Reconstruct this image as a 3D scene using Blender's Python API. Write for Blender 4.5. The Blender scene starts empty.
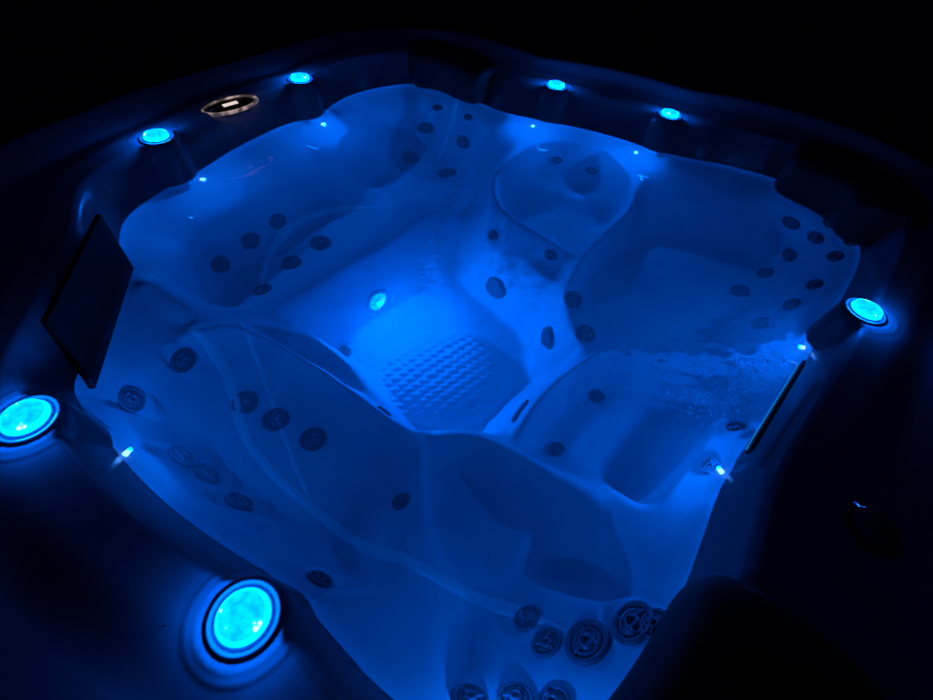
# A square hot tub at night, lit by its own blue lamps.
import bpy, bmesh, random
import math
import numpy as np

ZW = -0.12                       # height of the water, metres below the deck
GX0, GX1, GY0, GY1 = -1.34, 1.38, -1.36, 1.56
STEP = 0.004

# plan of the basin at the waterline (metres, tub coordinates)
OUTLINE = [(-.36,-.93),(-.188,-.953),(-.05,-.962),(.095,-.954),(.23,-.935),(.35,-.95),(.456,-.962),
           (.60,-.945),(.70,-.885),(.752,-.77),(.785,-.60),(.792,-.443),(.797,-.321),(.839,-.129),(.897,.107),
           (.947,.364),(1.0,.66),(1.01,.84),(.94,1.01),(.82,1.11),(.69,1.135),(.503,1.110),(.369,1.045),(.19,1.010),
           (.093,1.018),(-.079,.986),(-.237,.931),(-.421,.872),(-.53,.893),(-.669,.887),(-.788,.890),(-.872,.85),(-.948,.70),
           (-.980,.561),(-.965,.43),(-.941,.36),(-.950,.242),(-.964,.157),(-.955,-.063),(-.914,-.217),(-.901,-.319),
           (-.881,-.442),(-.845,-.525),(-.79,-.575),(-.71,-.625),(-.66,-.662),(-.43,-.885),(-.40,-.915)]

# REGIONS: name -> (plan polygon of the rim of the bowl, floor height, shoulder width)

def chaikin(P, n=2):
    P = np.array(P, float)
    for _ in range(n):
        Q = np.roll(P, -1, 0)
        P = np.stack([P*.75+Q*.25, P*.25+Q*.75], 1).reshape(-1, 2)
    return P

def sdist(P, x, y):
    """signed distance to a closed polygon, negative inside"""
    d2 = np.full(x.shape, 1e9); ins = np.zeros(x.shape, bool)
    Q = np.roll(P, -1, 0)
    for (ax, ay), (bx, by) in zip(P, Q):
        ex, ey = bx-ax, by-ay
        t = np.clip(((x-ax)*ex+(y-ay)*ey)/(ex*ex+ey*ey+1e-12), 0, 1)
        d2 = np.minimum(d2, (x-ax-t*ex)**2+(y-ay-t*ey)**2)
        if ay != by:
            c = ((ay > y) != (by > y)) & (x < ex*(y-ay)/ey+ax)
            ins ^= c
    d = np.sqrt(d2)
    return np.where(ins, -d, d)

def ldist(L, x, y):
    """distance to an open polyline and fraction along it"""
    d = np.full(x.shape, 1e9); fr = np.zeros(x.shape); n = len(L)-1
    for i in range(n):
        (ax, ay), (bx, by) = L[i], L[i+1]
        ex, ey = bx-ax, by-ay
        t = np.clip(((x-ax)*ex+(y-ay)*ey)/(ex*ex+ey*ey+1e-12), 0, 1)
        q = np.hypot(x-ax-t*ex, y-ay-t*ey)
        fr = np.where(q < d, (i+t)/n, fr); d = np.minimum(d, q)
    return d, fr

def smooth(t):
    t = np.clip(t, 0, 1)
    return t*t*(3-2*t)

def body(sd):
    """the bench body without its bowls, as a function of the distance from the waterline"""
    inside = ZW - .060*(1-np.exp(np.minimum(sd, 0)/.028)) - .26*(1-np.exp(-(np.minimum(sd, 0)/.26)**2*1.3)) + .22*sd
    inside = -.50 + np.logaddexp(0, (inside+.50)/.015)*.015
    wall = ZW + .118*np.sin(np.clip(sd/.050, 0, 1)*math.pi/2)
    deck = -.012*smooth((sd-.10)/.10) - .10*smooth((sd-.37)/.08)
    return np.where(sd < 0, inside, wall + deck)

REGIONS = {
 'seat_a': ([(-0.591, -0.606), (-0.53, -0.567), (-0.48, -0.465), (-0.495, -0.364), (-0.474, -0.142), (-0.45, 0.082), (-0.474, 0.242), (-0.603, 0.341), (-0.734, 0.231), (-0.786, 0.052), (-0.774, -0.179), (-0.754, -0.385), (-0.699, -0.529)], -0.53, 0.12),
 'seat_t': ([(-0.516, 0.264), (-0.4, 0.339), (-0.355, 0.521), (-0.373, 0.672), (-0.429, 0.795), (-0.564, 0.857), (-0.737, 0.835), (-0.837, 0.638), (-0.838, 0.385), (-0.784, 0.234), (-0.676, 0.189)], -0.53, 0.16),
 'seat_m': ([(-0.276, 0.617), (-0.17, 0.488), (0.006, 0.467), (0.177, 0.468), (0.222, 0.666), (0.249, 0.788), (0.206, 0.884), (0.085, 0.949), (0.001, 0.951), (-0.218, 0.834), (-0.288, 0.715)], -0.44, 0.19),
 'seat_r': ([(0.274, 0.812), (0.246, 0.669), (0.228, 0.438), (0.247, 0.277), (0.335, 0.132), (0.447, 0.108), (0.6, 0.173), (0.84, 0.214), (0.912, 0.373), (0.96, 0.762), (0.942, 0.932), (0.775, 1.047), (0.47, 0.943)], -0.52, 0.22),
 'seat_p': ([(0.475, 0.042), (0.412, -0.033), (0.375, -0.161), (0.373, -0.274), (0.38, -0.325), (0.508, -0.34), (0.611, -0.379), (0.691, -0.419), (0.713, -0.408), (0.752, -0.256), (0.769, -0.06), (0.716, 0.007), (0.572, 0.073)], -0.46, 0.075),
 'seat_b': ([(0.181, -0.49), (0.203, -0.438), (0.297, -0.393), (0.406, -0.378), (0.574, -0.417), (0.689, -0.488), (0.739, -0.551), (0.746, -0.617), (0.677, -0.664), (0.58, -0.681), (0.565, -0.78), (0.568, -0.888), (0.517, -0.923), (0.361, -0.736)], -0.43, 0.15),
 'seat_l': ([(-0.448, -0.657), (-0.408, -0.786), (-0.358, -0.882), (-0.267, -0.918), (-0.125, -0.935), (0.01, -0.932), (0.151, -0.92), (0.284, -0.914), (0.365, -0.848), (0.343, -0.754), (0.178, -0.521), (0.027, -0.484), (-0.144, -0.495), (-0.339, -0.51), (-0.42, -0.564)], -0.5, 0.13),
}
FOOT = ([(-0.394, -0.42), (-0.22, -0.393), (-0.075, -0.44), (0.105, -0.494), (0.164, -0.462), (0.283, -0.371), (0.352, -0.337), (0.347, -0.201), (0.379, -0.068), (0.418, 0.066), (0.331, 0.117), (0.231, 0.255), (0.071, 0.308), (-0.092, 0.343), (-0.254, 0.405), (-0.401, 0.307), (-0.392, 0.137), (-0.436, -0.085), (-0.447, -0.264), (-0.471, -0.386)], -.80, .12)
RIDGES = [
 ([(-0.597, -0.638), (-0.591, -0.636), (-0.579, -0.633), (-0.562, -0.628), (-0.538, -0.621), (-0.516, -0.618), (-0.496, -0.618), (-0.478, -0.623), (-0.462, -0.63), (-0.449, -0.629), (-0.439, -0.619), (-0.433, -0.6), (-0.431, -0.572), (-0.421, -0.546), (-0.403, -0.521), (-0.379, -0.497), (-0.346, -0.476), (-0.322, -0.459), (-0.306, -0.448), (-0.298, -0.443)], -0.16, -0.44, 0.045),
 ([(-0.216, 0.91), (-0.218, 0.892), (-0.221, 0.856), (-0.226, 0.803), (-0.232, 0.731), (-0.237, 0.671), (-0.239, 0.622), (-0.24, 0.584), (-0.239, 0.558), (-0.232, 0.53), (-0.219, 0.502), (-0.2, 0.472), (-0.174, 0.441), (-0.145, 0.418), (-0.111, 0.403), (-0.073, 0.395), (-0.031, 0.395), (0.011, 0.395), (0.053, 0.394), (0.095, 0.394), (0.136, 0.393), (0.167, 0.393), (0.188, 0.392), (0.198, 0.392)], -0.2, -0.45, 0.046),
 ([(0.014, 1.004), (0.026, 0.997), (0.05, 0.984), (0.086, 0.964), (0.135, 0.936), (0.175, 0.905), (0.208, 0.87), (0.233, 0.831), (0.251, 0.788), (0.262, 0.747), (0.268, 0.708), (0.269, 0.67), (0.263, 0.636), (0.257, 0.598), (0.251, 0.556), (0.245, 0.513), (0.238, 0.466), (0.234, 0.42), (0.233, 0.376), (0.236, 0.333), (0.24, 0.291), (0.244, 0.26), (0.247, 0.239), (0.248, 0.229)], -0.18, -0.46, 0.038),
 ([(0.901, 0.212), (0.888, 0.204), (0.861, 0.188), (0.822, 0.164), (0.769, 0.132), (0.721, 0.105), (0.677, 0.082), (0.638, 0.065), (0.604, 0.052), (0.572, 0.042), (0.544, 0.034), (0.518, 0.029), (0.496, 0.026), (0.476, 0.017), (0.459, 0.004), (0.444, -0.015), (0.433, -0.038), (0.421, -0.065), (0.41, -0.094), (0.398, -0.125), (0.387, -0.159), (0.38, -0.194), (0.375, -0.229), (0.373, -0.265), (0.375, -0.302), (0.376, -0.329), (0.377, -0.348), (0.377, -0.357)], -0.17, -0.47, 0.03),
 ([(0.807, -0.293), (0.805, -0.297), (0.8, -0.305), (0.794, -0.317), (0.785, -0.334), (0.776, -0.349), (0.765, -0.365), (0.754, -0.379), (0.742, -0.394), (0.73, -0.405), (0.72, -0.413), (0.709, -0.418), (0.699, -0.419), (0.683, -0.42), (0.66, -0.421), (0.632, -0.421), (0.597, -0.42), (0.563, -0.419), (0.529, -0.417), (0.495, -0.415), (0.462, -0.413), (0.43, -0.411), (0.399, -0.409), (0.369, -0.408), (0.341, -0.408), (0.313, -0.412), (0.285, -0.42), (0.257, -0.432), (0.23, -0.449), (0.209, -0.462), (0.196, -0.471), (0.189, -0.475)], -0.17, -0.46, 0.04),
 ([(0.174, -0.499), (0.18, -0.507), (0.192, -0.523), (0.21, -0.548), (0.235, -0.58), (0.258, -0.611), (0.282, -0.641), (0.305, -0.669), (0.327, -0.696), (0.349, -0.72), (0.369, -0.742), (0.389, -0.762), (0.408, -0.778), (0.422, -0.791), (0.431, -0.8), (0.436, -0.804)], -0.45, -0.36, 0.028),
 ([(-0.429, -0.649), (-0.427, -0.643), (-0.424, -0.63), (-0.42, -0.611), (-0.413, -0.586), (-0.391, -0.565), (-0.352, -0.548), (-0.298, -0.534), (-0.226, -0.525), (-0.158, -0.518), (-0.092, -0.514), (-0.029, -0.512), (0.032, -0.514), (0.081, -0.513), (0.119, -0.51), (0.146, -0.506), (0.16, -0.498), (0.172, -0.493), (0.179, -0.49), (0.183, -0.488)], -0.24, -0.46, 0.028),
]
FLOOR_C = (0.019, -0.143)          # centre of the embossed standing pad
LIGHT_LINES = [
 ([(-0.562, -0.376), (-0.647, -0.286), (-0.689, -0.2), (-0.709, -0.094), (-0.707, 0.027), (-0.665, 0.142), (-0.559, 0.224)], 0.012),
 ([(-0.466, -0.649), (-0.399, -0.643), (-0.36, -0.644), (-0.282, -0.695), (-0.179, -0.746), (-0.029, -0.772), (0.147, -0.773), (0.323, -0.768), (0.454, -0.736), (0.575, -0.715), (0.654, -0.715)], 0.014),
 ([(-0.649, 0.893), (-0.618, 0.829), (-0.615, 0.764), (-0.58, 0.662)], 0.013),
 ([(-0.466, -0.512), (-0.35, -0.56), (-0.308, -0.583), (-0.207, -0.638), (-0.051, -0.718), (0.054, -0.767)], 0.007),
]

def build_heights(jets=()):
    nx = int(round((GX1-GX0)/STEP))+1; ny = int(round((GY1-GY0)/STEP))+1
    xs = GX0+STEP*np.arange(nx); ys = GY0+STEP*np.arange(ny)
    X, Y = np.meshgrid(xs, ys)
    sd = sdist(chaikin(OUTLINE), X, Y)
    # the chamfered filter corner is cut as a steep upright wall
    h = body(sd)
    for name, (P, zf, w) in REGIONS.items():
        d = sdist(chaikin(P), X, Y)
        t = smooth(-d/w)
        t = np.where(d < 0, t**.75, 0)
        h = h*(1-t) + np.minimum(zf, h)*t
    for L, z0, z1, wd in RIDGES:
        q, fr = ldist(L, X, Y)
        top = z0+(z1-z0)*fr
        h = h + np.maximum(0, top-h)*np.exp(-(q/wd)**2)
    h = h + .032*np.exp(-((sd-.34)/.055)**2)*smooth((Y-1.0)/.35)     # raised far edge of the rim
    P, zf, w = FOOT
    d = sdist(chaikin(P), X, Y)
    h = np.minimum(h, h*(1-smooth(-d/w)**.85) + zf*smooth(-d/w)**.85)
    # soften every fold of the moulding
    def blur(A, n):
        for ax in (0, 1):
            P = np.pad(A, [(n+1, n) if k == ax else (0, 0) for k in (0, 1)], mode='edge')
            C = np.cumsum(P, axis=ax); m = 2*n+1
            A = (np.take(C, range(m, C.shape[ax]), ax)-np.take(C, range(0, C.shape[ax]-m), ax))/m
        return A
    hb = blur(blur(blur(h, 2), 2), 2)
    t = smooth((ZW+.0-h)/.03)
    h = h*(1-t) + hb*t
    # the shell is moulded flat where each jet is let in
    for (jx, jy, jr) in jets:
        i0, i1 = int((jx-jr*1.9-GX0)/STEP), int((jx+jr*1.9-GX0)/STEP)+2
        j0, j1 = int((jy-jr*1.9-GY0)/STEP), int((jy+jr*1.9-GY0)/STEP)+2
        x_, y_, h_ = X[j0:j1, i0:i1], Y[j0:j1, i0:i1], h[j0:j1, i0:i1]
        q = np.hypot(x_-jx, y_-jy); k = q < jr
        A = np.stack([x_[k]-jx, y_[k]-jy, np.ones(k.sum())], 1)
        a, b, c0 = np.linalg.lstsq(A, h_[k], rcond=None)[0]
        g = math.hypot(a, b)
        if g > 1.8: a *= 1.8/g; b *= 1.8/g
        wide = 1.8 if jr < .028 else 1.16
        t = smooth((jr*wide-q)/(jr*(wide-.96)))
        h[j0:j1, i0:i1] = h_*(1-t) + (a*(x_-jx)+b*(y_-jy)+c0)*t
    # embossed basket weave on the footwell floor
    ang = math.radians(33)
    a = ((X-FLOOR_C[0])*math.cos(ang)+(Y-FLOOR_C[1])*math.sin(ang))
    b = (-(X-FLOOR_C[0])*math.sin(ang)+(Y-FLOOR_C[1])*math.cos(ang))
    row = np.floor(b/.0205); fb = b/.0205-row
    fa = np.mod(a/.048+.5*np.mod(row, 2), 1.)
    r = np.hypot(a/.235, b/.205)
    bump = np.clip(1.15-np.abs(fa-.5)*2.6, 0, 1)**.6*np.sin(np.pi*fb)**.7
    dome = .024*np.clip(1-r**5, 0, 1)
    h += np.where(r < 1, dome + .0038*bump*smooth((1-r)/.10), 0)
    # dished pods round the eight rim lights
    for (cx, cy) in RIM_LIGHTS:
        q = np.hypot(X-cx, Y-cy)
        pod = smooth((.074-q)/.024)                # level pod, standing out of the wall on the water side
        h = h*(1-pod) + (.001-.05*(q/.08)**6*(h < -.02))*pod
        h = h - .002*smooth((.066-q)/.020) + .0010*np.exp(-((q-.073)/.0035)**2)
    return xs, ys, X, Y, sd, h

RIM_LIGHTS = [(-.948,-.300),(-.985,.303),(-.240,.992),(.223,1.070),(.958,.265),(-.26,-1.0),(.256,-1.0)]

WL_POWER = 5.3
RL_POWER = .22
FL_POWER = 9.5
PILLOWS = [
 ([(-.50,.895),(-.62,.905),(-.74,.925),(-.83,.89),(-.88,.83)], 'black headrest pillow at the far corner of the tub', -.10, .10, -.125, .045),
 ([(1.015,.80),(1.0,.93),(.93,1.01),(.82,1.065),(.68,1.075)], 'black headrest pillow at the right corner beside the seat jets', -.13, .12, -.125, .055),
 ([(.80,-1.0),(.86,-.87),(.895,-.74),(.92,-.58)], 'black headrest pillow at the near right edge of the tub', -.16, .12, -.11, .045),
]
SPOUT = ((.868,.045),(.806,-.270)); SPZ = -.055
HAZE_D = .8
EDGE_POWER = 80
GRILLES = [(-0.021, 0.254, 0.05), (0.262, 0.125, 0.045)]
SLOTS = [(0.042, -0.483, 0.2, 0.55), (0.341, -0.252, 1.5, 1.0)]
FLOOR_LAMP = (-0.348, -0.061)
PLUME = [(-0.305, 0.423, -0.22), (-0.283, 0.309, -0.32), (-0.264, 0.198, -0.42), (-0.234, 0.13, -0.54), (-0.161, 0.088, -0.66)]
FOAM = [[(0.862, 0.154), (0.76, 0.052), (0.672, -0.006), (0.579, -0.04), (0.506, -0.099), (0.439, -0.165)], [(0.844, 0.06), (0.767, -0.046), (0.707, -0.144), (0.631, -0.129), (0.556, -0.129)]]
STREAM = [(0.877, 0.112), (0.766, 0.017), (0.656, -0.042), (0.519, -0.097)]

random.seed(7)
rng = np.random.default_rng(11)
scene = bpy.context.scene
COL = scene.collection
V = bpy.data

# ------------------------------------------------------------------ materials
def mat(name, base, rough=.4, metal=0., coat=0., spec=.5):
    m = bpy.data.materials.new(name); m.use_nodes = True
    b = m.node_tree.nodes['Principled BSDF']
    b.inputs['Base Color'].default_value = (*base, 1)
    b.inputs['Roughness'].default_value = rough
    b.inputs['Metallic'].default_value = metal
    b.inputs['Coat Weight'].default_value = coat
    b.inputs['Coat Roughness'].default_value = .08
    b.inputs['Specular IOR Level'].default_value = spec
    return m

def add_noise_colour(m, c1, c2, scale, detail=6, rough_var=None, bump=0, bscale=None):
    nt = m.node_tree; b = nt.nodes['Principled BSDF']
    tc = nt.nodes.new('ShaderNodeTexCoord')
    n = nt.nodes.new('ShaderNodeTexNoise'); n.inputs['Scale'].default_value = scale; n.inputs['Detail'].default_value = detail
    nt.links.new(tc.outputs['Object'], n.inputs['Vector'])
    r = nt.nodes.new('ShaderNodeValToRGB')
    r.color_ramp.elements[0].position = .3; r.color_ramp.elements[0].color = (*c1, 1)
    r.color_ramp.elements[1].position = .7; r.color_ramp.elements[1].color = (*c2, 1)
    nt.links.new(n.outputs['Fac'], r.inputs['Fac']); nt.links.new(r.outputs['Color'], b.inputs['Base Color'])
    if rough_var:
        mr = nt.nodes.new('ShaderNodeMapRange'); mr.inputs['To Min'].default_value = rough_var[0]; mr.inputs['To Max'].default_value = rough_var[1]
        nt.links.new(n.outputs['Fac'], mr.inputs['Value']); nt.links.new(mr.outputs['Result'], b.inputs['Roughness'])
    if bump:
        n2 = nt.nodes.new('ShaderNodeTexNoise'); n2.inputs['Scale'].default_value = bscale or scale*6; n2.inputs['Detail'].default_value = 3
        nt.links.new(tc.outputs['Object'], n2.inputs['Vector'])
        bp = nt.nodes.new('ShaderNodeBump'); bp.inputs['Strength'].default_value = bump; bp.inputs['Distance'].default_value = .002
        nt.links.new(n2.outputs['Fac'], bp.inputs['Height']); nt.links.new(bp.outputs['Normal'], b.inputs['Normal'])

ACRYLIC = mat('pearl_acrylic', (.62, .66, .70), .22, spec=.4)
add_noise_colour(ACRYLIC, (.50, .58, .67), (.70, .75, .81), 7.0, 8, (.25, .38), .05, 60)
# polished where it is dry, duller under the water
_nt = ACRYLIC.node_tree; _g = _nt.nodes.new('ShaderNodeNewGeometry'); _sx = _nt.nodes.new('ShaderNodeSeparateXYZ')
_nt.links.new(_g.outputs['Position'], _sx.inputs[0])
_mr = _nt.nodes.new('ShaderNodeMapRange'); _mr.inputs['From Min'].default_value = ZW-.01; _mr.inputs['From Max'].default_value = ZW+.01
_mr.inputs['To Min'].default_value = .55; _mr.inputs['To Max'].default_value = .22
_nt.links.new(_sx.outputs['Z'], _mr.inputs['Value']); _nt.links.new(_mr.outputs['Result'], _nt.nodes['Principled BSDF'].inputs['Roughness'])
BLACK = mat('black_rubber', (.012, .012, .014), .55); add_noise_colour(BLACK, (.010,.010,.012), (.016,.016,.019), 30, 4, (.45,.6), .3, 300)
JETM = mat('dark_grey_jet_plastic', (.12, .14, .17), .10, coat=.6)
JETN = mat('charcoal_nozzle_plastic', (.15, .17, .20), .25, coat=.5)
PANEL = mat('black_filter_plastic', (.004, .004, .005), .45, spec=.2)
TRIM = mat('brushed_steel', (.55, .55, .57), .22, 1.)
BEZEL = mat('clear_grey_bezel', (.34, .37, .42), .15, coat=.5)
SKIRT = mat('dark_cabinet_boards', (.03, .026, .022), .6); add_noise_colour(SKIRT, (.022,.018,.015), (.045,.038,.032), 8, 8)
PATIO = mat('dark_patio_slabs', (.05, .05, .048), .8); add_noise_colour(PATIO, (.035,.035,.034), (.07,.068,.064), 5, 8, None, .6, 40)

def lens_material(name, strength, scale, lo, hi, white):
    """a faceted lamp lens: blue light, brighter where the diodes sit"""
    m = mat(name, (.05, .3, .5), .1)
    nt = m.node_tree; b = nt.nodes['Principled BSDF']
    tc = nt.nodes.new('ShaderNodeTexCoord')
    v = nt.nodes.new('ShaderNodeTexVoronoi'); v.inputs['Scale'].default_value = scale; v.feature = 'F1'
    nt.links.new(tc.outputs['Object'], v.inputs['Vector'])
    n = nt.nodes.new('ShaderNodeTexNoise'); n.inputs['Scale'].default_value = scale*.55; n.inputs['Detail'].default_value = 5
    nt.links.new(tc.outputs['Object'], n.inputs['Vector'])
    mx = nt.nodes.new('ShaderNodeMath'); mx.operation = 'MULTIPLY_ADD'; mx.inputs[1].default_value = -.35
    nt.links.new(v.outputs['Distance'], mx.inputs[0]); nt.links.new(n.outputs['Fac'], mx.inputs[2])
    r = nt.nodes.new('ShaderNodeValToRGB'); e = r.color_ramp.elements
    e[0].position = .12; e[0].color = (0, lo/strength, 1, 1)
    e[1].position = .50; e[1].color = (0, hi/strength, 1, 1)
    w = e.new(.575); w.color = (white/strength, 1.2/strength, 1, 1)
    nt.links.new(mx.outputs[0], r.inputs['Fac'])
    nt.links.new(r.outputs['Color'], b.inputs['Emission Color'])
    b.inputs['Emission Strength'].default_value = strength
    return m

LENS = lens_material('blue_lamp_lens', 7.0, 95, .55, 1.0, .8)
FLENS = lens_material('blue_floor_lamp_lens', 6.0, 80, .35, .95, .30)
EDGE = None
def emissive(name, col, s):
    m = mat(name, (.02,.02,.02), .3); b = m.node_tree.nodes['Principled BSDF']
    b.inputs['Emission Color'].default_value = (*col, 1); b.inputs['Emission Strength'].default_value = s
    return m
LED = emissive('blue_led_bulb', (.06, .30, 1), 9.0)
EDGE = emissive('blue_lens_edge', (0, .14, 1), EDGE_POWER)
GLINTGLOW = emissive('spout_glint_glow', (0, .34, 1), .8)  # emission put in for the cyan glint along the spout
DISPLAY = emissive('white_display', (1, .84, .78), .8)
RINGGLOW = emissive('ring_highlight_glow', (1, .72, .66), .16)  # patchy emission stands in for highlights reflected on the trim ring
_nt = RINGGLOW.node_tree; _tc = _nt.nodes.new('ShaderNodeTexCoord'); _n = _nt.nodes.new('ShaderNodeTexNoise'); _n.inputs['Scale'].default_value = 26
_nt.links.new(_tc.outputs['Object'], _n.inputs['Vector'])
_r = _nt.nodes.new('ShaderNodeMapRange'); _r.inputs['From Min'].default_value = .42; _r.inputs['From Max'].default_value = .66; _r.inputs['To Min'].default_value = .05; _r.inputs['To Max'].default_value = .55
_nt.links.new(_n.outputs['Fac'], _r.inputs['Value']); _nt.links.new(_r.outputs['Result'], _nt.nodes['Principled BSDF'].inputs['Emission Strength'])

WATER = bpy.data.materials.new('clear_water'); WATER.use_nodes = True
nt = WATER.node_tree; b = nt.nodes['Principled BSDF']
b.inputs['Base Color'].default_value = (1, 1, 1, 1); b.inputs['Roughness'].default_value = 0
b.inputs['IOR'].default_value = 1.333; b.inputs['Transmission Weight'].default_value = 1
BUBBLE = mat('air_bubble', (.8, .85, .9), .15, coat=.5)

# ------------------------------------------------------------------ helpers
def link_mesh(name, verts, faces, m, parent=None, smooth_=True, mats=None, idx=None):
    me = bpy.data.meshes.new(name)
    me.from_pydata(verts, [], faces); me.update()
    if m: me.materials.append(m)
    for q in (mats or []): me.materials.append(q)
    if smooth_: me.polygons.foreach_set('use_smooth', [True]*len(me.polygons))
    if idx is not None: me.polygons.foreach_set('material_index', idx)
    o = bpy.data.objects.new(name, me); COL.objects.link(o)
    if parent: o.parent = parent
    return o

def empty(name, loc):
    o = bpy.data.objects.new(name, None); COL.objects.link(o); o.location = loc; o.empty_display_size = .05
    return o

def tag(o, label=None, cat=None, group=None, kind=None):
    if label: o['label'] = label
    if cat: o['category'] = cat
    if group: o['group'] = group
    if kind: o['kind'] = kind
    return o

def lathe(profile, n=40, close=True):
    """profile: list of (radius, z) from the centre outwards"""
    vs, fs = [], []
    prev = None
    for (r, z) in profile:
        if r < 1e-6:
            cur = [len(vs)]; vs.append((0, 0, z))
        else:
            cur = list(range(len(vs), len(vs)+n))
            for k in range(n):
                a = 2*math.pi*k/n; vs.append((r*math.cos(a), r*math.sin(a), z))
        if prev is not None:
            if len(prev) == 1 and len(cur) == n:
                for k in range(n): fs.append((prev[0], cur[k], cur[(k+1) % n]))
            elif len(cur) == n and len(prev) == n:
                for k in range(n): fs.append((prev[k], cur[k], cur[(k+1) % n], prev[(k+1) % n]))
        prev = cur
    return vs, fs

def orient(o, p, nrm, spin=0):
    from mathutils import Vector, Quaternion
    q = Vector((0, 0, 1)).rotation_difference(Vector(nrm))
    o.rotation_mode = 'QUATERNION'; o.rotation_quaternion = q @ Quaternion((0, 0, 1), spin)
    o.location = p

def box_vf(x0, x1, y0, y1, z0, z1):
    v = [(x0,y0,z0),(x1,y0,z0),(x1,y1,z0),(x0,y1,z0),(x0,y0,z1),(x1,y0,z1),(x1,y1,z1),(x0,y1,z1)]
    return v, [(0,3,2,1),(4,5,6,7),(0,1,5,4),(1,2,6,5),(2,3,7,6),(3,0,4,7)]

def merge(parts):
    V_, F_ = [], []
    for v, f in parts:
        o = len(V_); V_ += v; F_ += [tuple(i+o for i in q) for q in f]
    return V_, F_

def add_bevel(o, w, s=3):
    md = o.modifiers.new('bevel', 'BEVEL'); md.width = w; md.segments = s; md.limit_method = 'ANGLE'

# ------------------------------------------------------------------ the tub
JETS = {'wide': [(-0.717, 0.735), (-0.525, 0.757), (-0.684, 0.587), (-0.491, 0.596)], 'medium': [(-0.717, -0.255), (-0.73, -0.122), (-0.696, -0.389), (-0.596, -0.062), (-0.598, -0.2), (-0.567, -0.353), (0.805, 0.98), (0.894, 0.913), (0.849, 0.865), (0.806, 0.777), (0.755, 0.642), (0.953, 0.787), (0.917, 0.609), (0.879, 0.504), (0.828, 0.427), (0.915, 0.976), (0.979, 0.872), (0.279, 0.227), (0.373, 0.128), (-0.409, -0.709), (-0.352, -0.858), (-0.282, -0.669), (-0.182, -0.658), (-0.065, -0.643), (-0.202, -0.875), (-0.144, -0.867), (-0.039, -0.869)], 'narrow': [(0.591, -0.721), (0.634, -0.747), (0.764, -0.644), (0.561, -0.891), (0.621, -0.85), (0.671, -0.826)], 'small': [(-0.708, 0.811), (-0.551, 0.825), (-0.105, 0.836), (0.041, 0.876), (-0.111, 0.344), (0.12, 0.358), (0.502, -0.083), (0.477, -0.305), (0.804, -0.14), (0.778, -0.278), (0.23, -0.649), (0.244, -0.894), (-0.321, -0.277)], 'large': [(0.688, -0.715), (0.738, -0.653)]}
SIZES = {'small': .024, 'medium': .0345, 'wide': .041, 'narrow': .030, 'large': .043}
xs, ys, X, Y, SD, H = build_heights([(x, y, SIZES[k]) for k, v in JETS.items() for x, y in v])
def hz(x, y):
    i = (x-GX0)/STEP; j = (y-GY0)/STEP; i0 = int(i); j0 = int(j); a = i-i0; b = j-j0
    return float(H[j0,i0]*(1-a)*(1-b)+H[j0,i0+1]*a*(1-b)+H[j0+1,i0]*(1-a)*b+H[j0+1,i0+1]*a*b)
def normal(x, y, e=.018):
    gx = (hz(x+e, y)-hz(x-e, y))/(2*e); gy = (hz(x, y+e)-hz(x, y-e))/(2*e)
    n = np.array([-gx, -gy, 1.]); return n/np.linalg.norm(n)

tub = tag(empty('hot_tub', (0, 0, -.95)), 'square hot tub glowing blue at night with moulded seats, dark jets and lit rim lamps', 'hot tub')
def sub(o, parent=tub):
    """make o a child of parent while keeping where it stands"""
    o.parent = parent
    o.matrix_parent_inverse = (bpy.data.objects[parent.name].matrix_basis).inverted()
    return o

def rounded_square(x0, x1, y0, y1, r, n=10):
    P = []
    for cx, cy, a0 in ((x1-r, y0+r, -90), (x1-r, y1-r, 0), (x0+r, y1-r, 90), (x0+r, y0+r, 180)):
        for k in range(n+1):
            a = math.radians(a0+90*k/n); P.append((cx+r*math.cos(a), cy+r*math.sin(a)))
    return P
OUTER = rounded_square(-1.31, 1.36, -1.33, 1.53, .22)
keep = sdist(np.array(OUTER), X, Y) < 0
ny, nx = X.shape
ids = -np.ones((ny, nx), int)
fmask = keep[:-1,:-1] & keep[1:,:-1] & keep[:-1,1:] & keep[1:,1:]
vm = np.zeros((ny, nx), bool)
vm[:-1,:-1] |= fmask; vm[1:,:-1] |= fmask; vm[:-1,1:] |= fmask; vm[1:,1:] |= fmask
ids[vm] = np.arange(vm.sum())
verts = np.stack([X[vm], Y[vm], H[vm]], 1)
jj, ii = np.nonzero(fmask)
quads = np.stack([ids[jj,ii], ids[jj,ii+1], ids[jj+1,ii+1], ids[jj+1,ii]], 1)
me = bpy.data.meshes.new('shell')
me.vertices.add(len(verts)); me.vertices.foreach_set('co', verts.astype(np.float32).ravel())
me.loops.add(len(quads)*4); me.loops.foreach_set('vertex_index', quads.ravel().astype(np.int32))
me.polygons.add(len(quads)); me.polygons.foreach_set('loop_start', np.arange(0, len(quads)*4, 4, dtype=np.int32))
me.polygons.foreach_set('use_smooth', np.ones(len(quads), bool))
me.update(calc_edges=True); me.materials.append(ACRYLIC)
shell = bpy.data.objects.new('shell', me); COL.objects.link(shell); sub(shell)

# cabinet of upright boards below the rim
CAB = rounded_square(-1.30, 1.35, -1.32, 1.52, .21, 12)
n = len(CAB); cv = []; cf = []
for k, (x, y) in enumerate(CAB):
    cv += [(x, y, -.948), (x, y, -.1)]
for k in range(n):
    a, b_ = 2*k, 2*((k+1) % n); cf.append((a, b_, b_+1, a+1))
sub(link_mesh('cabinet', cv, cf, SKIRT, smooth_=False))

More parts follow.
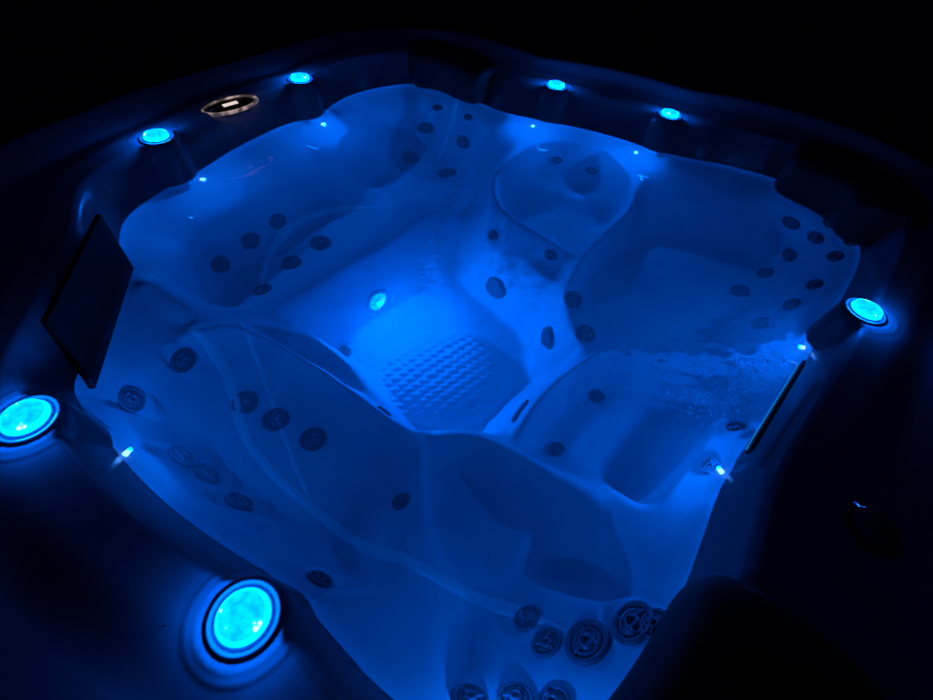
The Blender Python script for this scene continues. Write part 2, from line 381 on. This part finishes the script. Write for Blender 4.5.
# ---- jets
def jet_meshes():
    ring = lathe([(.70,.001),(.74,.003),(.80,.0052),(.90,.0055),(.97,.004),(1.0,.0005),(1.01,-.010)])
    ring2 = lathe([(.70,-.004),(.70,.002)])
    noz = lathe([(0,-.012),(.16,-.012),(.20,.002),(.24,.007),(.30,.007),(.36,.001),(.44,-.003),(.50,.003),(.60,.004),(.66,0),(.70,-.004)])
    return merge([ring, ring2]), noz
(rv, rf), (nv, nf) = jet_meshes()
def scaled(v, r): return [(x*r, y*r, z*(r/.028)**.5) for x, y, z in v]
ring_me = {}; noz_me = {}
for key, r in SIZES.items():
    o = link_mesh('jet', scaled(rv, r), rf, JETM); ring_me[key] = o.data; bpy.data.objects.remove(o)
    # spokes across the nozzle
    pv, pf = merge([(scaled(nv, r), nf)] + [([(x*math.cos(a)-y*math.sin(a), x*math.sin(a)+y*math.cos(a), z) for x, y, z in bv[0]], bv[1])
              for a in (.3, 2.4, 4.5) for bv in [box_vf(.22*r, .68*r, -.045*r, .045*r, -.002, .0065)]])
    o = link_mesh('nozzle', pv, pf, JETN); noz_me[key] = o.data; bpy.data.objects.remove(o)

def place_jet(x, y, size, spin=0.):
    nrm = normal(x, y, SIZES[size]*.5); z = hz(x, y)
    j = bpy.data.objects.new('jet', ring_me[size]); COL.objects.link(j)
    orient(j, (x, y, z+.001), nrm, spin); sub(j)
    k = bpy.data.objects.new('nozzle', noz_me[size]); COL.objects.link(k); k.parent = j
    return j

for size, pts in JETS.items():
    for (x, y) in pts: place_jet(x, y, size, random.uniform(0, 6.28))

def blue_lamp(name, loc, energy, radius, parent):
    L = bpy.data.lights.new(name, 'POINT'); L.energy = energy; L.color = (0, .145, 1); L.shadow_soft_size = radius
    o = bpy.data.objects.new(name, L); COL.objects.link(o); o.location = loc; sub(o, parent)
    return o
# ---- refracted light lines across the seats, painted as pale raised strips
LIGHT_LINE = mat('painted_light_line', (.93, .95, .97), .3)
for L, r_ in LIGHT_LINES:
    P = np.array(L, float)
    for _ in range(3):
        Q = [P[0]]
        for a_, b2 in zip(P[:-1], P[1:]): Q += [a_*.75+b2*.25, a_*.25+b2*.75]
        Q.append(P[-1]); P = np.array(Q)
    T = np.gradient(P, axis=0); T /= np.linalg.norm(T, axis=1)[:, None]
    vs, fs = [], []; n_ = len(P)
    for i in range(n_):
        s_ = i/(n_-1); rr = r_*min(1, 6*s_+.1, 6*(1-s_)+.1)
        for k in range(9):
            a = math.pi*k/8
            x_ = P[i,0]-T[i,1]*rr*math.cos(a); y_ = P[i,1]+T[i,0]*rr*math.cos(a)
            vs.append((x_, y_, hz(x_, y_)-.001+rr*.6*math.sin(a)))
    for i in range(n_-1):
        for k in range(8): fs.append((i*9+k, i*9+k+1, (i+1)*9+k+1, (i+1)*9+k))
    sub(link_mesh('light_streak', vs, fs, LIGHT_LINE))

# ---- rim lights: bezel with a lens in it, sunk in a dished pod
lens_v = lathe([(0,.0185),(.012,.018),(.022,.0165),(.030,.0140),(.0338,.0122),(.0345,-.004)], 48)
bez_v = lathe([(.0345,-.004),(.0352,.0035),(.0375,.0048),(.0400,.0045),(.0425,.0018),(.0450,.0012),(.0480,.0026),(.0510,.0024),(.0535,.0008),(.0545,-.008)], 48)
for i, (x, y) in enumerate(RIM_LIGHTS):
    z = hz(x, y)+.001
    b_ = link_mesh('rim_light', [(a*.9, c_*.9, d_) for a, c_, d_ in bez_v[0]], bez_v[1], BEZEL)
    orient(b_, (x, y, z), (0, 0, 1), random.uniform(0, 6.28)); sub(b_)
    l = link_mesh('lens', [(a*.9, c_*.9, d_) for a, c_, d_ in lens_v[0]], lens_v[1], LENS); l.parent = b_
    k = link_mesh('lens_edge', *lathe([(.0300,.0126),(.0308,.0120),(.0313,.0030)], 48), EDGE); k.parent = b_

# ---- small waterline lamps
WATERLINE = [(x, y, min(hz(x, y), ZW-.012)) for x, y in [(-0.892, -0.245), (-0.91, 0.31), (-0.267, 0.894), (0.167, 0.986), (0.905, 0.22), (0.796, -0.291), (-0.187, -0.954), (0.62, -0.935)]]  # last lamp is added out of view to light the near seat
for i, (x, y, z) in enumerate(WATERLINE):
    # step inwards along the gradient so the bulb stands just proud of the wall
    for _ in range(60):                       # step inwards until the wall is just under water
        n_ = normal(x, y, .008)
        if hz(x, y) < ZW-.013: break
        x += .002*n_[0]; y += .002*n_[1]
    z = hz(x, y)
    bulb = link_mesh('waterline_lamp', *lathe([(0,.010),(.003,.0095),(.0050,.0075),(.0056,.004),(.0058,-.008)], 20), LED)
    orient(bulb, (x, y, z), n_); sub(bulb)
    p = np.array([x, y, z]) + n_*.011
    p[2] = min(p[2], ZW-.007)
    blue_lamp('waterline_lamp_light', tuple(p), WL_POWER*((.30 if x > .3 else .62) if y < -.8 else 1.3 if y > .1 else 1.1 if x > .6 else .9), .004, tub)

# ---- big lamp in the footwell wall
x, y = FLOOR_LAMP
n_ = normal(x, y); z = hz(x, y)
fb = link_mesh('floor_light', *lathe([(.038,-.004),(.039,.006),(.044,.009),(.052,.008),(.056,0),(.056,-.01)], 48), BEZEL)
orient(fb, (x, y, z+.002), n_); sub(fb)
l = link_mesh('lens', *lathe([(0,.012),(.014,.0115),(.026,.009),(.034,.005),(.038,.001),(.038,-.004)], 48), FLENS); l.parent = fb
bpy.context.view_layer.update()
p = np.array([x, y, z]) + n_*.022
AL = bpy.data.lights.new('floor_light_source', 'AREA'); AL.shape = 'DISK'; AL.size = .022; AL.energy = FL_POWER; AL.color = (0, .145, 1)
ao = bpy.data.objects.new('floor_light_source', AL); COL.objects.link(ao); aim = np.array([FLOOR_C[0], FLOOR_C[1], -.76])-p; aim = aim/np.linalg.norm(aim)+n_*.7; aim /= np.linalg.norm(aim); orient(ao, tuple(p), -aim); sub(ao)

# ---- suction grilles on the footwell floor
def grille(x, y, r):
    parts = [lathe([(0,.010),(r*.3,.0105),(r*.7,.009),(r*.92,.005),(r,0),(r,-.01)], 40)]
    for q in range(3):
        R0 = r*(.25+.22*q); parts.append(lathe([(R0,.009),(R0+.002,.013),(R0+.005,.013),(R0+.007,.008)], 40))
    g = link_mesh('suction_grille', *merge(parts), JETM)
    orient(g, (x, y, hz(x, y)+.003), normal(x, y, .03)); sub(g)
    sp = merge([([(a_*math.cos(t)-b2*math.sin(t), a_*math.sin(t)+b2*math.cos(t), c_) for a_, b2, c_ in v], f)
                for t in [k*math.pi/5 for k in range(10)] for v, f in [box_vf(.006, r*.86, -.0016, .0016, .006, .0125)]])
    s = link_mesh('grille_ribs', *sp, JETN, smooth_=False); s.parent = g
for q in GRILLES: grille(*q)
# slot shaped returns at the foot of two seats
for (x, y, a, sc) in SLOTS:
    P = [(a_*sc, b2*sc) for a_, b2 in rounded_square(-.042, .042, -.014, .014, .0135, 6)]
    v = [(px, py, -.01) for px, py in P]+[(px, py, .004) for px, py in P]+[(px*.86, py*.7, .006) for px, py in P]+[(px*.80, py*.5, .001) for px, py in P]
    m_ = len(P); f = [(r_*m_+k, r_*m_+(k+1) % m_, (r_+1)*m_+(k+1) % m_, (r_+1)*m_+k) for r_ in range(3) for k in range(m_)]
    f.append(tuple(3*m_+k for k in range(m_)))
    s = link_mesh('slot_return', v, f, JETM)
    orient(s, (x, y, hz(x, y)+.002), normal(x, y), a); sub(s)

# ---- headrest pillows following the corners
def pillow(path, label, inn, out, zlo, zhi, taper=.25):
    P = chaikin_open(path, 3); n_ = len(P)
    T = np.gradient(P, axis=0); T /= np.linalg.norm(T, axis=1)[:, None]
    N = np.stack([T[:, 1], -T[:, 0]], 1)
    vs, fs = [], []; m_ = 28
    for i in range(n_):
        s = i/(n_-1); e = min(1, (max(0, 1-abs(2*s-1)**5))**.5+.02)
        for k in range(m_):
            a = 2*math.pi*k/m_; ca, sa = math.cos(a), math.sin(a)
            sx = math.copysign(abs(ca)**.6, ca); sz = math.copysign(abs(sa)**.7, sa)
            off = (out+inn)/2 + (out-inn)/2*sx*e
            zz = (zlo+zhi)/2 + (zhi-zlo)/2*sz*(e*.85+.15*e) + .012*math.cos(s*math.pi*6)*(sz > 0)*e*.3
            vs.append((P[i,0]+N[i,0]*off, P[i,1]+N[i,1]*off, zz))
    for i in range(n_-1):
        for k in range(m_):
            fs.append((i*m_+k, i*m_+(k+1) % m_, (i+1)*m_+(k+1) % m_, (i+1)*m_+k))
    fs.append(tuple(range(m_))[::-1]); fs.append(tuple((n_-1)*m_+k for k in range(m_)))
    o = link_mesh('headrest_pillow', vs, fs, BLACK); sub(o)
    o['label'] = label
    return o
def chaikin_open(P, n=2):
    P = np.array(P, float)
    for _ in range(n):
        Q = [P[0]]
        for a_, b2 in zip(P[:-1], P[1:]): Q += [a_*.75+b2*.25, a_*.25+b2*.75]
        Q.append(P[-1]); P = np.array(Q)
    return P
# paths run anticlockwise (outside on the right hand is negative)
for args in PILLOWS: pillow(*args)

# ---- filter housing across the cut corner
FA, FB = np.array([-.660, -.622]), np.array([-.377, -.890])
FTA, FTB = np.array([-.700, -.612]), np.array([-.448, -.868])
def quad_panel(name, A, B, C, D, thick, m, parent, inset=0):
    A, B, C, D = [np.array(q, float) for q in (A, B, C, D)]
    n_ = np.cross(B-A, D-A); n_ /= np.linalg.norm(n_)
    v = [tuple(q) for q in (A, B, C, D)]+[tuple(q+n_*thick) for q in (A, B, C, D)]
    f = [(0,3,2,1),(4,5,6,7),(0,1,5,4),(1,2,6,5),(2,3,7,6),(3,0,4,7)]
    o = link_mesh(name, v, f, m, smooth_=False); add_bevel(o, .004, 3)
    return sub(o, parent) if parent is tub else o
fp = quad_panel('filter_housing', (*FA, -.15), (*FB, -.15), (*FTB, .006), (*FTA, .006), .014, PANEL, tub)

# ---- control panel on the rim
cpx, cpy = -.993, -.005
cz = hz(cpx, cpy)
def ellipse_lathe(profile, ax, ay, n=64):
    v, f = lathe(profile, n); return [(x*ax, y*ay, z) for x, y, z in v], f
body_ = link_mesh('control_panel', *ellipse_lathe([(0,.006),(.8,.006),(.86,.004),(.86,-.012)], .034, .098), PANEL)
sub(body_); body_.location = (cpx, cpy, cz+.004); body_.rotation_euler = (0, math.radians(11), math.radians(-8))
tr = link_mesh('trim_ring', *ellipse_lathe([(.90,.004),(.92,.008),(.95,.009),(.985,.006),(1.0,.001),(1.0,-.004)], .036, .102), RINGGLOW)
tr.parent = body_
dv, df = box_vf(-.006, .006, -.026, .026, .006, .0085)
d_ = link_mesh('display', dv, df, DISPLAY, smooth_=False); d_.parent = body_

# ---- air control dial on the dark right rim
dx, dy = 1.00, -.34
dial = link_mesh('air_dial', *lathe([(0,.020),(.024,.0195),(.032,.016),(.036,.008),(.044,.005),(.048,0),(.048,-.01)], 48), JETM)
sub(dial); dial.location = (dx, dy, hz(dx, dy)+.002)
hnd = link_mesh('handle', *box_vf(-.030, .030, -.005, .005, .018, .028), JETN, smooth_=False); add_bevel(hnd, .002); hnd.parent = dial

# ---- waterfall spout on the right wall
S0, S1 = np.array(SPOUT[0]), np.array(SPOUT[1])
t_ = (S1-S0)/np.linalg.norm(S1-S0); o_ = np.array([-t_[1], t_[0]]);
if o_ @ S0 < 0: o_ = -o_
Ls = np.linalg.norm(S1-S0)
def lbox(l0, l1, d0, d1, z0, z1):
    v, f = box_vf(l0, l1, d0, d1, z0, z1)
    return [(S0[0]+t_[0]*a_+o_[0]*b2, S0[1]+t_[1]*a_+o_[1]*b2, c_) for a_, b2, c_ in v], f
sp = link_mesh('waterfall_spout', *merge([lbox(0, Ls, -.003, .004, SPZ+.005, SPZ+.008), lbox(0, Ls, -.003, .004, SPZ-.008, SPZ-.005),
       lbox(-.006, 0, -.003, .004, SPZ-.008, SPZ+.008), lbox(Ls, Ls+.006, -.003, .004, SPZ-.008, SPZ+.008)]), BEZEL, smooth_=False)
sub(sp)
lp = link_mesh('spout_glint', *lbox(0, Ls, -.0050, -.0035, SPZ-.006, SPZ-.005), GLINTGLOW, smooth_=False); sub(lp)  # thin glowing strip added as the glint under the slot
sl = link_mesh('spout_slot', *lbox(.001, Ls-.001, .001, .007, SPZ-.003, SPZ+.003), PANEL, smooth_=False); sub(sl, sp) if False else None
sl.parent = sp; sl.matrix_parent_inverse.identity()

# ------------------------------------------------------------------ water
WS = .006
wx = np.arange(GX0+.2, GX1-.2, WS); wy = np.arange(GY0+.2, GY1-.2, WS)
WX, WY = np.meshgrid(wx, wy)
wsd = sdist(chaikin(OUTLINE), WX, WY)
def waves(X, Y, k0, k1, n_, rs, dirn=None, spread=6.3):
    r = np.random.default_rng(rs); Z = np.zeros(X.shape)
    for _ in range(n_):
        k = 2*math.pi/r.uniform(k0, k1); a = r.uniform(0, 6.283) if dirn is None else dirn+r.normal(0, spread)
        Z += np.sin((X*math.cos(a)+Y*math.sin(a))*k+r.uniform(0, 6.28))*(k1/6.283*k)**-.5
    return Z/math.sqrt(n_)
calm = .0008*waves(WX, WY, .14, .45, 9, 3) + .00016*waves(WX, WY, .035, .08, 14, 4)
# the stream falls in by the spout and runs towards the footwell
q, fr = ldist(STREAM, WX, WY)
stream = np.exp(-(q/(.040+.045*(1-fr)))**2)*(1-.55*fr)
rough = .0055*waves(WX, WY, .022, .07, 22, 5, math.radians(170), 1.1)*stream
rings = .0018*np.sin(q*2*math.pi/.045)*np.exp(-(q/.16)**2)*smooth((WX-.45)/.2)
q2 = np.hypot(WX+.36, WY-.36)
up = .0003*waves(WX, WY, .03, .09, 16, 9)*np.exp(-(q2/.13)**2)
WZ = ZW + calm + rough + rings + up
wk = wsd < .030
fm = wk[:-1,:-1] & wk[1:,:-1] & wk[:-1,1:] & wk[1:,1:]
vm = np.zeros(wk.shape, bool); vm[:-1,:-1] |= fm; vm[1:,:-1] |= fm; vm[:-1,1:] |= fm; vm[1:,1:] |= fm
wid = -np.ones(wk.shape, int); wid[vm] = np.arange(vm.sum())
jj, ii = np.nonzero(fm)
wf = np.stack([wid[jj,ii], wid[jj,ii+1], wid[jj+1,ii+1], wid[jj+1,ii]], 1)
wv = np.stack([WX[vm], WY[vm], WZ[vm]], 1)
water = link_mesh('water', wv.tolist(), wf.tolist(), WATER)
tag(water, kind='structure')

# fine air and minerals hanging in the water soften what lies below
HAZE = bpy.data.materials.new('cloudy_water'); HAZE.use_nodes = True; _nt = HAZE.node_tree
_nt.nodes.remove(_nt.nodes['Principled BSDF']); _v = _nt.nodes.new('ShaderNodeVolumePrincipled')
_v.inputs['Color'].default_value = (.85, .92, 1, 1); _v.inputs['Density'].default_value = HAZE_D
_nt.links.new(_v.outputs['Volume'], _nt.nodes['Material Output'].inputs['Volume'])
tag(link_mesh('water_haze', *box_vf(-1.1, 1.15, -1.1, 1.25, -.90, ZW-.024), HAZE, smooth_=False), 'faint milky haze of fine bubbles hanging through the lit water', 'haze', kind='stuff')

# ------------------------------------------------------------------ bubbles
def ico(r):
    t = (1+5**.5)/2; s = r/math.sqrt(1+t*t)
    v = [(-s,t*s,0),(s,t*s,0),(-s,-t*s,0),(s,-t*s,0),(0,-s,t*s),(0,s,t*s),(0,-s,-t*s),(0,s,-t*s),(t*s,0,-s),(t*s,0,s),(-t*s,0,-s),(-t*s,0,s)]
    f = [(0,11,5),(0,5,1),(0,1,7),(0,7,10),(0,10,11),(1,5,9),(5,11,4),(11,10,2),(10,7,6),(7,1,8),(3,9,4),(3,4,2),(3,2,6),(3,6,8),(3,8,9),(4,9,5),(2,4,11),(6,2,10),(8,6,7),(9,8,1)]
    return v, f
def bubble_cloud(name, pts, m):
    vs, fs = [], []
    for (x, y, z, r) in pts:
        v, f = ico(r); o = len(vs)
        vs += [(x+a, y+b2, z+c_) for a, b2, c_ in v]; fs += [tuple(i+o for i in q) for q in f]
    return link_mesh(name, vs, fs, m)
pts = []
PL = np.array(PLUME)
while len(pts) < 4200:
    s = rng.random()**.9*(len(PL)-1.001); i = int(s); p = PL[i]*(1-s+i)+PL[i+1]*(s-i)
    w = (.016 if rng.random() < .88 else .04)*(.7+.25*s)
    p = p + rng.normal(0, 1, 3)*w
    if hz(p[0], p[1])+.006 > p[2] or p[2] > ZW-.01: continue
    pts.append((*p, rng.uniform(.0012, .0032)))
tag(bubble_cloud('bubble_plume', pts, BUBBLE), 'plume of fine pale bubbles rising through the water from the corner seat into the footwell', 'bubbles', kind='stuff')
pts = []
FO = [np.array(q) for q in FOAM]
while len(pts) < 2400:
    q = FO[0] if rng.random() < .62 else FO[1]
    s = rng.random()**1.2*(len(q)-1.001); i = int(s); p = q[i]*(1-s+i)+q[i+1]*(s-i)
    w = .016+.008*s
    x = p[0]+rng.normal(0, w); y = p[1]+rng.normal(0, w)
    z = ZW - .014 - abs(rng.normal(0, .012))
    if hz(x, y)+.004 > z: continue
    pts.append((x, y, z, rng.uniform(.0006, .0019)))
tag(bubble_cloud('surface_foam', pts, BUBBLE), 'streak of foam and tiny bubbles on the water below the waterfall spout', 'foam', kind='stuff')

# droplets on the rim
DROP = mat('water_drop', (.9, .95, 1), .03); DROP.node_tree.nodes['Principled BSDF'].inputs['Transmission Weight'].default_value = .8
pts = []
while len(pts) < 420:
    x = rng.uniform(GX0+.1, GX1-.1); y = rng.uniform(GY0+.1, GY1-.1)
    i = int((x-GX0)/STEP); j = int((y-GY0)/STEP)
    if not (.03 < SD[j, i] < .36): continue
    if min(math.hypot(x-a, y-b2) for a, b2 in RIM_LIGHTS) < .055: continue
    pts.append((x, y, hz(x, y)+.0002, min(.0018, .0006+rng.exponential(.0006))))
vs, fs = [], []
for (x, y, z, r) in pts:
    v, f = lathe([(0, .62*r), (.5*r, .54*r), (.85*r, .3*r), (r, 0)], 10); o = len(vs)
    sx = rng.uniform(.8, 1.3); vs += [(x+a*sx, y+b2/sx, z+c_) for a, b2, c_ in v]; fs += [tuple(i+o for i in q) for q in f]
tag(link_mesh('water_droplets', vs, fs, DROP), 'small water droplets scattered over the dark glossy rim', 'droplets', kind='stuff')

# ------------------------------------------------------------------ ground
gv = [(-30,-30,-.95),(30,-30,-.95),(30,30,-.95),(-30,30,-.95)]
tag(link_mesh('ground', gv, [(0,1,2,3)], PATIO, smooth_=False), kind='structure')

# ------------------------------------------------------------------ night air, camera, render
w = bpy.data.worlds.new('World'); scene.world = w; w.use_nodes = True
w.node_tree.nodes['Background'].inputs['Color'].default_value = (.06, .10, 1, 1)
w.node_tree.nodes['Background'].inputs['Strength'].default_value = .005
cam = bpy.data.cameras.new('camera'); co = bpy.data.objects.new('camera', cam); COL.objects.link(co); scene.camera = co
co.location = (0.51728628, -0.97736421, 0.71211048)
co.rotation_euler = tuple(math.radians(a) for a in (40.28099982, -4.98372678, 32.93189197))
cam.sensor_width = 36; cam.lens = 459.773*36/933; cam.clip_start = .02; cam.clip_end = 200
scene.view_settings.view_transform = 'Standard'; scene.view_settings.look = 'None'
scene.view_settings.exposure = 0; scene.view_settings.gamma = 1
cy = scene.cycles
cy.use_denoising = True; cy.denoiser = 'OPENIMAGEDENOISE'
cy.max_bounces = 14; cy.diffuse_bounces = 7; cy.transmission_bounces = 8; cy.glossy_bounces = 4
cy.caustics_reflective = False; cy.caustics_refractive = False; cy.sample_clamp_indirect = 1.5
cy.blur_glossy = .5
